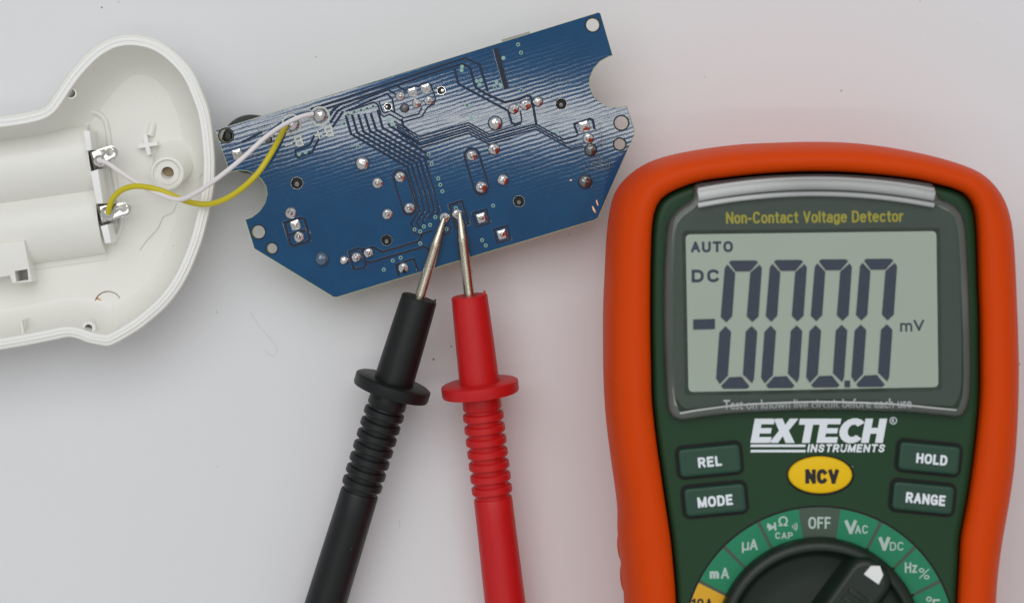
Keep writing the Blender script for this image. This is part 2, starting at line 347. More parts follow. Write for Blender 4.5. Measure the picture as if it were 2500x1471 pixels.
def board_material():
    m, n, l, p = nt('blue_solder_mask')
    rot = -math.radians(17.2)
    v = tex_coord(n, l, (1, 1, 1), rot)
    nz = n.new('ShaderNodeTexNoise'); nz.inputs['Scale'].default_value = 160; nz.inputs['Detail'].default_value = 5; l.new(v, nz.inputs['Vector'])
    mx = n.new('ShaderNodeMix'); mx.data_type = 'RGBA'
    mx.inputs['A'].default_value = srgb(5, 60, 100); mx.inputs['B'].default_value = srgb(9, 78, 122)
    l.new(nz.outputs['Fac'], mx.inputs['Factor'])
    # faint scuffs of pale dust
    sc = n.new('ShaderNodeTexNoise'); sc.inputs['Scale'].default_value = 420; sc.inputs['Detail'].default_value = 8; sc.inputs['Roughness'].default_value = 0.75
    l.new(v, sc.inputs['Vector'])
    cr = n.new('ShaderNodeMapRange'); cr.inputs['From Min'].default_value = 0.60; cr.inputs['From Max'].default_value = 0.85; cr.inputs['To Max'].default_value = 0.14
    l.new(sc.outputs['Fac'], cr.inputs['Value'])
    m2 = n.new('ShaderNodeMix'); m2.data_type = 'RGBA'; m2.inputs['B'].default_value = (0.25, 0.32, 0.40, 1)
    l.new(cr.outputs[0], m2.inputs['Factor']); l.new(mx.outputs['Result'], m2.inputs['A']); l.new(m2.outputs['Result'], p.inputs['Base Color'])
    p.inputs['Roughness'].default_value = 0.06; p.inputs['Specular IOR Level'].default_value = 0.55
    # resin ripples over the glass weave, running along the board
    mp = n.new('ShaderNodeMapping'); mp.inputs['Scale'].default_value = (150, 1700, 1); l.new(v, mp.inputs['Vector'])
    w1 = n.new('ShaderNodeTexNoise'); w1.inputs['Scale'].default_value = 1; w1.inputs['Detail'].default_value = 3; l.new(mp.outputs[0], w1.inputs['Vector'])
    mp2 = n.new('ShaderNodeMapping'); mp2.inputs['Scale'].default_value = (1200, 1200, 1); l.new(v, mp2.inputs['Vector'])
    w2 = n.new('ShaderNodeTexNoise'); w2.inputs['Scale'].default_value = 1; w2.inputs['Detail'].default_value = 2; l.new(mp2.outputs[0], w2.inputs['Vector'])
    wv = n.new('ShaderNodeTexWave'); wv.wave_type = 'BANDS'; wv.bands_direction = 'Y'; wv.wave_profile = 'SIN'
    wv.inputs['Scale'].default_value = 390; wv.inputs['Distortion'].default_value = 3.0; wv.inputs['Detail'].default_value = 2
    wv.inputs['Detail Scale'].default_value = 0.6; l.new(v, wv.inputs['Vector'])
    a0 = n.new('ShaderNodeMath'); a0.operation = 'MULTIPLY_ADD'; a0.inputs[1].default_value = 0.55
    l.new(w1.outputs['Fac'], a0.inputs[0])
    a1 = n.new('ShaderNodeMath'); a1.operation = 'MULTIPLY'; a1.inputs[1].default_value = 0.28; l.new(wv.outputs['Fac'], a1.inputs[0]); l.new(a1.outputs[0], a0.inputs[2])
    ad = n.new('ShaderNodeMath'); ad.operation = 'MULTIPLY_ADD'; ad.inputs[1].default_value = 0.10
    l.new(w2.outputs['Fac'], ad.inputs[0]); l.new(a0.outputs[0], ad.inputs[2])
    b = n.new('ShaderNodeBump'); b.inputs['Distance'].default_value = BOARD_BUMP; b.inputs['Strength'].default_value = 1
    l.new(ad.outputs[0], b.inputs['Height']); l.new(b.outputs[0], p.inputs['Normal'])
    return m
BOARD_BUMP = 0.0000045
M['board'] = board_material()

# ------------------------------------------------------------------ the surface
o = obj('table_surface', [(-900, -900, 0), (900, -900, 0), (900, 900, 0), (-900, 900, 0)], [(0, 1, 2, 3)], M['paper'])
o['kind'] = 'structure'; o['label'] = 'plain white paper covered table surface with tiny specks'

# ------------------------------------------------------------------ white housing half
SHELL = [(0,283),(54,275),(90,267),(111,258),(128,234),(163,182),(190,150),(218,122),(245,103),(272,90),(299,84),(326,83),(353,87),
 (381,95),(408,110),(435,132),(462,161),(479,188),(495,226),(509,264),(517,305),(522,346),(525,386),(525,413),(523,455),(514,506),
 (505,545),(493,590),(473,643),(456,679),(434,715),(404,751),(374,778),(344,802),(314,821),(284,838),(263,846),(245,844),(215,838),
 (185,827),(164,824),(135,830),(90,839),(30,850),(-60,864),(-180,880),(-300,890),(-400,880),(-470,840),(-515,760),(-530,640),(-520,480),
 (-480,380),(-420,330),(-300,310),(-150,300)]
RZ = 16.5
shell = root('plastic_housing', W(180, 460, 0), 'white plastic housing half lying open with two metal battery contacts', 'housing')
ro = resample(catmull(pxring(SHELL, RZ), True, 8), 420)
prof_out = [(9.0, 0.0), (6.0, 0.9), (3.2, 3.0), (1.4, 7.0), (0.4, 12.0), (0.0, 15.2), (0.05, 15.9), (0.25, 16.2), (0.62, 16.2)]
prof_rim = [(0.62, 16.2), (0.68, 16.05), (0.84, 16.05), (0.92, 16.5), (1.26, 16.5), (1.34, 16.25), (1.46, 16.25), (1.54, 16.5), (2.05, 16.5), (2.18, 16.3)]
FLZ = 5.5
prof_in = [(2.18, 16.3), (2.3, 15.0), (2.6, 12.9), (3.1, 10.8), (3.8, 9.0), (4.6, 7.5), (5.5, 6.5), (6.3, 5.95), (6.9, 5.65), (7.3, 5.52)]
cache = {}
def rin(d):
    if d not in cache: cache[d] = inset(ro, d)
    return cache[d]
v, f = loft([ring3(rin(d), z) for d, z in prof_out], cap0=True); obj('outer_wall', v, f, M['shell'], shell, 50)
v, f = loft([ring3(rin(d), z) for d, z in prof_rim]); obj('rim', v, f, M['rim'], shell, 30)
tray = loft([ring3(rin(d), z) for d, z in prof_in]); fl = plate([tuple(p) for p in resample(rin(7.0), 200)], [], FLZ-.2, FLZ)
obj('inner_tray', *merge(tray, fl), M['shell'], shell, 50)

# battery tray: two side by side half round cells, swept along the handle
ux, uy = 0.9903, 0.139                                   # direction of the cells in world xy
def sweep_sheet(profile, p_start, p_end):
    rings = []
    for c in (p_start, p_end):
        rings.append([(c[0]+uy*t, c[1]-ux*t, z) for t, z in profile])
    return rings
def cellprof(t0, t1, zb, h, a0, a1, n=22):
    c, hw = (t0+t1)/2, (t1-t0)/2
    return [(c+a*hw, zb+h*math.sqrt(max(0, 1-a*a))) for a in (math.sin(math.asin(a0)+(math.asin(a1)-math.asin(a0))*i/n) for i in range(n+1))]
pA = W(-520, 412, 10); cA = W(208, 312, 10)
cs = Vector(cA[:2]); ce = cs+Vector((-ux, -uy))*58
profile = cellprof(-0.6, 12.6, 5.7, 4.8, -1.0, 0.93)
profile2 = cellprof(11.6, 24.6, 5.7, 4.6, -0.93, 1.0)
full = [(-3.0, 5.3), (-1.2, 5.7)]+profile+profile2+[(25.2, 5.7), (25.8, 5.6)]
v, f = loft([[(ce[0]+uy*t, ce[1]-ux*t, z) for t, z in full], [(cs[0]+uy*t, cs[1]-ux*t, z) for t, z in full]], closed=False)
# close the end at the wall
n0 = len(v); L = len(full)
for t, z in full: v.append((cs[0]+uy*t, cs[1]-ux*t, 2.0))
for i in range(L-1): f.append((L+i, L+i+1, n0+i+1, n0+i))
obj('battery_tray', v, f, M['shell'], shell, 28)
# end wall in three pieces with the two contact gaps
for q in ([(203,318),(219,319),(225,366),(209,370)], [(220,419),(239,413),(253,497),(235,498)], [(245,552),(263,547),(273,593),(256,595)]):
    v, f = plate(pxring(q, 13), [], 2.0, 13.0, 0.25); obj('end_wall', v, f, M['rim'], shell, 40)
# raised rib round the tray
for path in ([(129,290),(165,282),(204,274),(231,274),(251,286),(261,308),(267,349),(274,400),(282,450),(290,500),(296,545),(290,570),(281,582)], [(-60,322),(-10,316),(48,308)]):
    v, f = tube([W(a, b, FLZ+.1) for a, b in path], 0.55, 10, 4); obj('tray_rib', v, f, M['shell'], shell, 60)
v, f = plate(pxring([(57,306),(126,295),(129,304),(60,318)], 9), [], 5.2, 9.2, 0.1); obj('latch_slot_shade', v, f, M['module'], shell)  # grey plate paints the shaded opening; no slot is cut here
v, f = tube([W(a, b, FLZ+.2) for a, b in [(70,626),(160,610),(255,596)]], 0.5, 8, 3); obj('tray_rib', v, f, M['shell'], shell, 60)
# latch block with a square hole
blk = [(-140,612),(0,593),(59,587),(79,688),(29,692),(24,673),(0,677),(-120,694)]
v, f = plate(pxring(blk, 11), [pxring([(36,662),(66,657),(69,683),(40,687)], 11)], 2.0, 11.0, 0.2); obj('latch_block', v, f, M['shell'], shell, 40)
# fin
v, f = plate(pxring([(48,783),(53,782),(60,820),(54,822)], 14), [], 2.0, 14.0, 0.12); obj('fin', v, f, M['shell'], shell)
# bosses (they lean, as the housing rocks on its round back)
def boss(name, top, lean, prof, seg=40):
    c = Vector(W(top[0], top[1], 0)); zt = prof_top = max(h for _, h in prof)
    zb_ = min(h for _, h in prof); b = Vector(W(top[0]+lean[0], top[1]+lean[1], zb_)); t = Vector(W(top[0], top[1], zt)); ax = t-b
    rings = []
    for r, h in prof:
        k = (h-zb_)/(zt-zb_); ctr = b+ax*k
        rings.append([(ctr.x+r*math.cos(2*math.pi*i/seg), ctr.y+r*math.sin(2*math.pi*i/seg), h) for i in range(seg)])
    v, f = loft(rings, cap1=True); return obj(name, v, f, M['shell'], shell, 40)
boss('screw_boss', (408, 424), (20, -34), [(4.6, 4.6), (4.0, 5.9), (3.5, 8.6), (3.25, 10.2), (3.15, 10.6), (2.75, 10.7), (2.7, 10.2), (2.35, 10.2), (2.2, 10.5), (1.25, 10.5), (1.2, 5.0)])
obj('screw_plug', *lathe([(1.23, 9.2), (0.9, 9.25), (0, 9.25)], (W(409, 423, 9)[0], W(409, 423, 9)[1], 0)), M['brass_tan'], shell)
boss('locating_post', (173, 228), (6, -8), [(1.7, 2.0), (1.35, 5.0), (1.2, 14.8), (1.1, 15.0), (0.82, 15.0), (0.8, 8.5)])
boss('locating_post', (216, 801), (7, -17), [(1.9, 2.0), (1.6, 4.0), (1.45, 14.4), (1.3, 14.6), (0.74, 14.6), (0.72, 9.5)])
# plus sign
pl = [(334,353),(352,350),(348,329),(358,327),(362,349),(383,345),(385,355),(364,358),(369,377),(359,379),(354,360),(336,363)]
v, f = plate(pxring(pl, 7.4), [], 4.0, 7.4, 0.07); obj('plus_mark', v, f, M['rim'], shell)
v, f = tube([W(374, 302, 5.2), W(370, 316, 5.6), W(366, 332, 5.9)], 0.8, 10, 4); obj('plus_support', v, f, M['shell'], shell, 60)
# rust crescent left by an ejector pin
arc = [W(264+33*math.cos(math.radians(a)), 744-33*math.sin(math.radians(a)), FLZ+.04) for a in range(30, 215, 9)]
v, f = tube(arc, lambda t: 0.05+0.08*t, 6, 2); obj('rust_line', v, f, M['stain_dark'], shell, 60)
for q in ([(231,742),(236,727),(246,731),(256,742),(249,746),(240,741)], [(230,748),(238,746),(247,757),(244,762),(233,757)]):
    pp = pxring(q, FLZ); pp = [(x[0], x[1]) for x in catmull(pp, True, 5)]
    v, f = plate(pp, [], FLZ-.02, FLZ+.04); obj('rust_stain', v, f, M['stain'], shell)
# contacts
def contact(tab, hole, wall, zt):
    v, f = plate(pxring(tab, zt), [circ(*W(hole[0], hole[1], zt)[:2], hole[2], 20)], zt-0.3, zt, 0.06)
    hx, hy, _ = W(hole[0], hole[1], zt)
    v = [(x, y, z-0.035*((x-hx)+2.0)**2*(1 if x < hx-2 else 0)+0.09*((y-hy)**2)*0.35) for x, y, z in v]
    c = obj('battery_contact', v, f, M['tin'], shell, 40)
    a, b = W(*wall[0], zt-0.5), W(*wall[1], zt-0.5)
    d = Vector((b[0]-a[0], b[1]-a[1])).normalized(); nrm = Vector((-d.y, d.x))*0.25
    q = [(a[0]+nrm.x, a[1]+nrm.y), (b[0]+nrm.x, b[1]+nrm.y), (b[0]-nrm.x, b[1]-nrm.y), (a[0]-nrm.x, a[1]-nrm.y)]
    obj('contact_plate', *plate(q, [], 3.0, zt-0.05, 0.08), M['tin_dark'], c)
    return c
def tab_px(a, b, c, r0, r1):
    """tongue from a (wide, half width r0) to the round end at c (radius r1)"""
    d = Vector((c[0]-a[0], c[1]-a[1])); an = math.degrees(math.atan2(d.y, d.x)); nn = Vector((-d.y, d.x)).normalized()
    return [(a[0]-nn.x*r0, a[1]-nn.y*r0)]+arc_(c[0], c[1], r1, an-90, an+90)+[(a[0]+nn.x*r0, a[1]+nn.y*r0)]
def arc_(cx, cy, r, a0, a1, n=14): return [(cx+r*math.cos(math.radians(a0+(a1-a0)*i/n)), cy+r*math.sin(math.radians(a0+(a1-a0)*i/n))) for i in range(n+1)]
c1 = contact(tab_px((229, 388), None, (270, 373), 19, 18), (267, 372, 0.70), ((222,369),(234,416)), 11.5)
c2 = contact(tab_px((244, 524), None, (302, 510), 20, 18), (301, 509, 0.68), ((238,499),(254,550)), 11.5)
obj('solder_blob', *lathe([(1.2, 0), (1.1, 0.3), (0.75, 0.62), (0.3, 0.8), (0, 0.82)], W(243, 393, 11.4)), M['solder'], c1, 60)
obj('solder_blob', *lathe([(1.4, 0), (1.25, 0.3), (0.85, 0.62), (0.3, 0.8), (0, 0.82)], W(262, 522, 11.4)), M['solder'], c2, 60)
obj('loose_strand', *tube([W(272, 516, 12.0), W(285, 510, 12.3), W(300, 505, 12.0)], 0.14, 6, 4), M['solder'], c2, 60)

# ------------------------------------------------------------------ circuit board (lies a little tilted on its parts)
BT, BZ0 = math.tan(math.radians(6.0)), 14.5
def bz(y): return BZ0+BT*y
def Wb(px, py, dz=0):
    cy = -(py-PY)/F
    z = (BZ0+BT*cy*H)/(1+BT*cy)
    x, y, _ = W(px, py, z); return (x, y, z+dz)
def tilt(v): return [(a, b, c+bz(b)) for a, b, c in v]
def b2(pts): return [Wb(a, b)[:2] for a, b in pts]
bK = Wb(1000, 400); BS = (H-BZ0)/F                          # mm per photo px on the board
board = root('circuit_board', (Wb(1010, 380)[0], Wb(1010, 380)[1], 0), 'blue printed circuit board lying solder side up between housing and meter', 'circuit board')
def arc_px(cx, cy, r, a0, a1, n=18): return [(cx+r*math.cos(math.radians(a0+(a1-a0)*i/n)), cy+r*math.sin(math.radians(a0+(a1-a0)*i/n))) for i in range(n+1)]
OUT = [(525,318),(1452,33),(1461,30),(1466,33),(1496,136),(1486,139),(1466,150),(1450,168),(1441,190),(1440,212),(1447,232),(1462,248),(1482,259),(1505,263),(1530,257),
       (1550,318),(1549,331),(1527,380),(1484,478),(1460,533),(1451,538),(822,726),(813,725),(620,607),(598,536),(615,530),(634,515),(647,496),(652,476),(649,456),(638,438),(622,425),(604,418),(584,416),(560,421)]
HOLES = [(1447,61,15.5),(1517,300,16),(1513,352,13),(631,566,15.5),(664,606,12),(552,331,16)]
PLATED = [(1370,254,13),(725,447,14),(944,586,12.5),(1267,491,13),(1077,221,9.5),(947,261,8.5)]
hs = [circ(*Wb(a, b)[:2], r*BS) for a, b, r in HOLES]+[circ(*Wb(a, b)[:2], r*BS, 20) for a, b, r in PLATED]
v, f = plate(b2(OUT), hs, -1.6, 0.0, 0.11)
bo = obj('board', tilt(v), f, None, board, 4, mats=[M['board'], M['fr4']])
for p in bo.data.polygons: p.material_index = 0 if p.normal.z > 0.96 else 1
for a, b, r in HOLES:                                        # bare ring round the mounting holes
    c = Wb(a, b); v, f = lathe([((r+4.0)*BS, 0.0), ((r+3.8)*BS, 0.035), ((r+0.6)*BS, 0.035), ((r+0.3)*BS, -0.2)], c, (0, -0.104, 1), 32, False); obj('hole_ring', v, f, M['groove'], board, 60)
for k, (a, b, r) in enumerate(PLATED):
    c = Wb(a, b)
    v, f = lathe([((r+1.6)*BS, 0.0), ((r+1.1)*BS, 0.07), ((r+0.2)*BS, 0.07), ((r-0.6)*BS, -0.1), ((r-0.8)*BS, -1.5)], c, (0, -0.104, 1), 26, False)
    ph = obj('plated_hole', v, f, M['solder_dark'] if k < 4 else M['solder'], board, 50)
    v, f = lathe([((r-0.7)*BS, -0.75), ((r-3)*BS, -0.72), (0, -0.7)], c, (0, 0, 1), 20); obj('bore', v, f, M['dark_hole'], ph)
    if k in (0, 1, 2, 3):
        v, f = lathe([((r-6)*BS, -0.75), ((r-6.3)*BS, -0.2), ((r-8)*BS, -0.02), (0, 0.0)], (c[0], c[1]-0.22, c[2]), (0, 0, 1), 14); obj('pin', v, f, M['solder_dark'], ph, 50)
    else:
        s = 1 if k == 4 else -1
        v, f = lathe([((r-5)*BS, -0.7), ((r-5.5)*BS, -0.1), (0, 0.0)], (c[0]+0.25*s, c[1]-0.05, c[2]), (0, 0, 1), 14); obj('pin', v, f, M['solder'], ph, 50)

def joint(name, px, py, r, kind='pin', mat='solder'):
    c = Vector(Wb(px, py)); R = r*BS*1.07; seg = 22; rings = []
    pr = {'pin': [(1, 0), (.99, .10), (.9, .28), (.72, .44), (.5, .55), (.36, .62), (.3, .78), (.2, .86), (.0, .88)],
          'dome': [(1, 0), (1.0, .12), (.93, .34), (.78, .56), (.55, .74), (.3, .83), (0, .86)],
          'square': [(1.12, 0), (1.08, .10), (.92, .20), (.62, .30), (.36, .36), (.28, .52), (.14, .58), (0, .6)]}[kind]
    ph = random.random()*10; tz = random.uniform(-.06, .06)
    for q, h in pr:
        ring = []
        for i in range(seg):
            a = 2*math.pi*i/seg+math.radians(17)
            k = 1.0
            if kind == 'square': k = 1/max(abs(math.cos(a-math.radians(17))), abs(math.sin(a-math.radians(17))))*0.84
            k *= 1+0.05*noise.noise(Vector((math.cos(a)+ph, math.sin(a), q*2)))
            hh = h*R*(1+0.16*noise.noise(Vector((math.cos(a)*1.3+ph, math.sin(a)*1.3, q*3))))
            x, y = R*q*k*math.cos(a), R*q*k*math.sin(a)
            ring.append((c.x+x+hh*tz, c.y+y, bz(c.y+y)+hh-0.01))
        rings.append(ring)
    v, f = loft(rings, cap1=True); return obj(name, v, f, M[mat], board, 60)
JO = [(885,399,17,'dome'),(922,447,13,'pin'),(977,432,13,'pin'),(1000,508,13,'pin'),(946,523,13,'pin'),(710,520,14,'pin'),(721,549,12,'square'),(730,579,13,'pin'),
 (840,635,11,'dome'),(870,628,12,'pin'),(900,617,12,'pin'),(985,654,13,'pin'),(1086,532,13,'pin'),(1117,523,13,'pin'),(1175,532,12,'square'),(1226,572,12,'square'),
 (1175,457,14,'pin'),(1228,439,14,'dome'),(1152,380,13,'pin'),(1206,364,14,'pin'),(1209,301,17,'dome'),(1254,266,12.5,'pin'),(1283,256,13,'pin'),(1313,248,12.5,'dome'),
 (1426,308,13,'square'),(1436,338,13,'pin'),(977,235,11,'pin'),(1007,225,11,'square'),(1040,216,11.5,'square'),(1017,253,11,'pin'),(1047,246,11,'pin'),(579,376,13,'square')]
for a, b, r, k in JO: joint('solder_joint', a, b, r, k)
for a, b, r, k, m_ in [(1442,366,15,'dome','solder_dark'),(1428,443,17,'dome','solder_dark'),(786,632,16,'dome','solder_flux'),(988,264,11,'dome','solder_dark'),(655,340,9,'dome','solder_dark'),(664,331,6,'dome','solder')]:
    joint('solder_joint', a, b, r, k, m_)
bp = joint('wire_joint', 781, 283, 16.5, 'dome'); bm_ = joint('wire_joint', 715, 304, 15.5, 'dome')
for (a, b) in ((781, 284), (712, 303)):
    v, f = lathe([(24.5*BS, 0), (24.3*BS, .05), (20.6*BS, .05), (20.4*BS, 0)], Wb(a, b, 0.005), (0, -0.104, 1), 40, False); obj('pad_outline', v, f, M['silk'], board, 60)

# vias: ring and dark bore, one mesh shared
vr = 4.9*BS
v1, f1 = lathe([(vr, 0), (vr*.92, .035), (vr*.62, .035), (vr*.5, .02)], (0, 0, 0), (0, -0.104, 1), 16, False)
v2, f2 = lathe([(vr*.5, .018), (0, .02)], (0, 0, 0), (0, -0.104, 1), 16, False)
def via_mesh(open_):
    me = bpy.data.meshes.new('via'); V, Fc = merge((v1, f1), (v2, f2))
    me.from_pydata([tuple(Vector(p)*MM) for p in V], [], Fc)
    me.materials.append(M['via_ring']); me.materials.append(M['dark_hole'] if open_ else M['via_ring'])
    me.polygons.foreach_set('material_index', [0]*len(f1)+[1]*len(f2)); finish(me, 60); return me
VM = {True: via_mesh(True), False: via_mesh(False)}
VI = [(1265,109),(1272,129),(1208,214),(1273,221),(850,280),(865,274),(881,269),(896,265),(911,260),(840,302),(1080,467),(1063,530),(1113,508),(1204,502),
 (1012,560),(1026,565),(1035,553),(1050,549),(1090,559),(1026,594),(1177,586),(1186,599),(1046,377),(1054,400),(1070,436),(1075,451),(959,636),(978,629),(937,658),(1140,257),(874,358)]
VF = [(1229,142),(1128,163),(1127,172),(1164,198),(1174,196),(1171,207),(1212,200),(1223,209),(948,293),(957,304),(1150,290),(730,377),(746,372),(1360,322)]
for lst, op in ((VI, True), (VF, False)):
    for a, b in lst:
        o = bpy.data.objects.new('via', VM[op]); COL.objects.link(o); o.parent = board
        o.location = Vector(Wb(a, b))*MM-board.location

# isolation grooves etched between the copper areas: a dark channel with raised lips
def groove(pts, w=4.8, closed=False, name='trace_groove'):
    P = [Vector(Wb(a, b)[:2]) for a, b in pts]; n = len(P); hw = w*BS/2
    sec = [(-1.35, 0.0), (-1.15, 0.014), (-0.95, 0.008), (0.95, 0.008), (1.15, 0.014), (1.35, 0.0)]
    rings = []
    for i in range(n):
        a = P[i-1] if (closed or i > 0) else P[i]; c = P[(i+1) % n] if (closed or i < n-1) else P[i]
        d1 = (P[i]-a).normalized() if (P[i]-a).length > 1e-9 else None
        d2 = (c-P[i]).normalized() if (c-P[i]).length > 1e-9 else None
        d1 = d1 or d2; d2 = d2 or d1
        t = (d1+d2).normalized(); nn = Vector((-t.y, t.x)); k = 1/max(0.45, nn.dot(Vector((-d1.y, d1.x))))
        rings.append([(P[i].x+nn.x*s*hw*k, P[i].y+nn.y*s*hw*k, bz(P[i].y+nn.y*s*hw*k)+h) for s, h in sec])
    if closed: rings.append(rings[0])
    v, f = loft(rings, closed=False)
    idx = [0, 0, 1, 0, 0]*(len(rings)-1)
    return obj(name, v, f, None, board, 20, mats=[M['board'], M['groove']], idx=idx)
# bus of lines: down from the via row, slanting, then down to the lower vias
ends = [[(1003,545),(1009,558)], [(1018,541),(1024,560)], [(1033,536),(1035,546)], [(1046,535)], [(1064,524)]]
for i in range(5):
    x0, y0 = 857+15.3*i, 327-2.6*i
    xb = 1025+12*i                                             # x at y = 514
    # slant: y = y0 + .59 (x - x0); fall: x = xb - .285 (514 - y)
    y = (y0+0.59*(xb-0.285*514-x0))/(1-0.59*0.285); x = xb-0.285*(514-y)
    groove([(x0-13, y0-46+i*1.5), (x0, y0), (x, y), (xb, 514)]+ends[i])
groove([(922,268),(934,312),(1040,374),(1046,392)]); groove([(948,301),(952,308),(1026,352)])
for k in range(5):
    pts = [(962+3*k, 296+7.2*k), (1025, 334+7*k), (1144, 300+6.4*k), (1194, 328+6.2*k)]
    if k == 0: pts += [(1270, 303), (1274, 292), (1270, 272)]
    if k == 1: pts += [(1308, 303), (1377, 341), (1407, 333), (1413, 326)]
    if k == 2: pts += [(1308, 309), (1380, 350), (1410, 342)]
    if k == 3: pts += [(1308, 315), (1393, 364), (1424, 356)]
    if k == 4: pts += [(1250, 337)]
    groove(pts, 3.0)
groove([(980,290),(985,308),(1000,320)], 4.5)
groove([(758,267),(835,242),(1080,160),(1137,142),(1171,158),(1191,224)])
groove([(770,274),(842,251),(1080,171),(1129,156),(1147,164),(1162,214),(1184,228),(1232,250),(1268,242),(1288,233),(1296,237),(1302,262),(1310,306)])
groove([(1109,168),(1119,204),(1126,209),(1241,271),(1249,300),(1257,304),(1270,299)], 4.4)
groove([(840,262),(947,219),(966,231)], 3.4); groove([(844,272),(945,229),(958,242),(964,275)], 3.4)
groove([(852,271),(912,250),(922,255),(930,279),(937,285),(951,279),(985,298),(1030,285),(1044,262),(1060,254),(1063,240),(1052,206),(1041,202),(1029,205),(1023,212),(1012,211),(1000,215),(985,225)], 3.1)
groove([(925,247),(934,273),(941,276),(953,269),(986,288),(1022,278),(1030,262)], 3.1)
groove([(968,209),(990,222)], 3.4)
groove([(694,544),(735,532),(743,535),(757,583),(754,589),(718,600),(709,597)], 7.0, True); groove([(704,574),(748,561)], 7.0)
groove([(851,615),(875,606),(882,608),(894,647),(890,653),(868,657),(862,654)], 5.9, True)
groove([(886,609),(911,603),(934,615),(1022,589),(1032,570),(1056,563)], 5.9); groove([(893,637),(903,641),(1036,602),(1044,607),(1049,622)], 5.9)
groove([(974,674),(967,646),(1010,632),(1021,661)], 5.9); groove([(1005,556),(1014,570),(1030,574)], 4.9)
groove([(1066,570),(1086,573),(1098,567),(1099,556),(1092,548)], 4.9)
def slot(a, b, r):
    d = Vector((b[0]-a[0], b[1]-a[1])); an = math.degrees(math.atan2(d.y, d.x))
    groove(arc_px(a[0], a[1], r, an+90, an+270, 10)+arc_px(b[0], b[1], r, an-90, an+90, 10), 4.6, True)
slot((1152, 380), (1175, 457), 18); slot((977, 432), (1000, 508), 17)
groove([(1097,501),(1127,491),(1145,546),(1112,556)], 6.5, True)
for c in ((1175, 532), (1226, 572)):
    groove([(c[0]+a*math.cos(math.radians(17))+b*math.sin(math.radians(17)), c[1]-a*math.sin(math.radians(17))+b*math.cos(math.radians(17))) for a, b in ((-17,-17),(17,-17),(17,17),(-17,17))], 5.5, True)
groove([(1409,326),(1402,303),(1440,290),(1447,293),(1452,316)], 4.6)
groove([(1211,119),(1237,217)], 12.8)
groove([(800,289),(814,268),(832,254)], 4.6); groove([(806,300),(824,272),(840,262)], 4.6); groove([(812,310),(838,272)], 4.6)
groove([(768,330),(756,354),(722,367),(721,378),(727,384),(762,372),(770,355),(782,332)], 4.6)
groove([(590,348),(640,322)], 4.6)
# silkscreen letters, upside down on the board
zb = lambda x, y: bz(y)
for s, cx, cy, w, h in (('B', 803, 321, 20, 26), ('+', 778, 329, 21, 21), ('B', 729, 345, 20, 26), ('-', 705, 353, 20, 3.6)):
    p = Wb(cx, cy); stext(s, cx, cy, w, h, p[2], M['silk'], board, math.radians(196), .17 if s == 'B' else (.11 if s == '+' else .26), zf=lambda y: bz(y)+.02)
# bare copper scratches near the corner
for q in ([(1455,490),(1457,487),(1461,499),(1460,503),(1457,499)], [(1445,504),(1448,503),(1455,516),(1454,520),(1448,514)], [(1391,439),(1397,438),(1396,441),(1391,442)]):
    v, f = plate(b2(q), [], 0.0, 0.03); obj('copper_scratch', tilt(v), f, M['copper'], board)
# flux smears
def smear(name, pts, r):
    v, f = tube([Wb(a, b, 0.02) for a, b in pts], r, 8, 5); v = [(a, b, bz(b)+(c-bz(b))*0.55) for a, b, c in v]
    obj(name, v, f, M['flux'], board, 70)
for pts in ([(1462,300),(1466,325),(1470,340),(1464,352),(1472,362)], [(1440,392),(1432,402),(1428,412),(1445,411),(1460,414)], [(1452,385),(1470,392),(1484,405),(1476,416)],
            [(1448,395),(1462,400),(1476,404)], [(1445,402),(1465,408),(1474,410)], [(1458,372),(1462,384),(1456,392)], [(1434,430),(1446,440),(1440,452),(1446,458)], [(1480,390),(1488,398),(1486,412)],
            [(596,370),(612,358),(628,348)], [(602,386),(622,380),(640,368)], [(628,320),(640,312),(660,306)], [(650,350),(662,352),(672,346)]):
    smear('flux_smear', pts, random.uniform(0.16, 0.30))
# parts under the board
bz0 = Wb(612, 350)
v, f = lathe([(5.2, 0.0), (5.7, 0.4), (5.7, 5.2), (5.4, 5.6), (5.1, 5.2), (4.7, 5.2), (4.7, 6.4), (5.4, 6.6), (5.7, 6.8), (5.7, 10.6), (5.4, 11.0)], (W(616, 352, 8)[0], W(616, 352, 8)[1], 0.0), (0, 0, 1), 48)
obj('buzzer', v, f, M['black_part'], board, 40)
v, f = plate(pxring([(548,322),(566,318),(570,346),(553,352)], 10), [], 0.5, bz0[2]-2.6, 0.2); obj('plug', v, f, M['black_part'], board)
c0 = Wb(1260, 100)
q = [Wb(a, b)[:2] for a, b in ((1224,96),(1293,76),(1310,130),(1240,150))]
v, f = plate(q, [], -4.2, -1.62, 0.1); obj('connector', tilt(v), f, M['module'], board)
q = [Wb(a, b)[:2] for a, b in ((700,330),(1380,130),(1440,360),(780,560))]
vv, ff = plate(q, [], -1.7, -1.62); n = len(vv)
v, f = plate(q, [], 0, 1, 0.0); v = [(a, b, 0.0 if c < 0.5 else bz(b)-1.62) for a, b, c in v]
obj('display_module', v, f, M['module'], board)

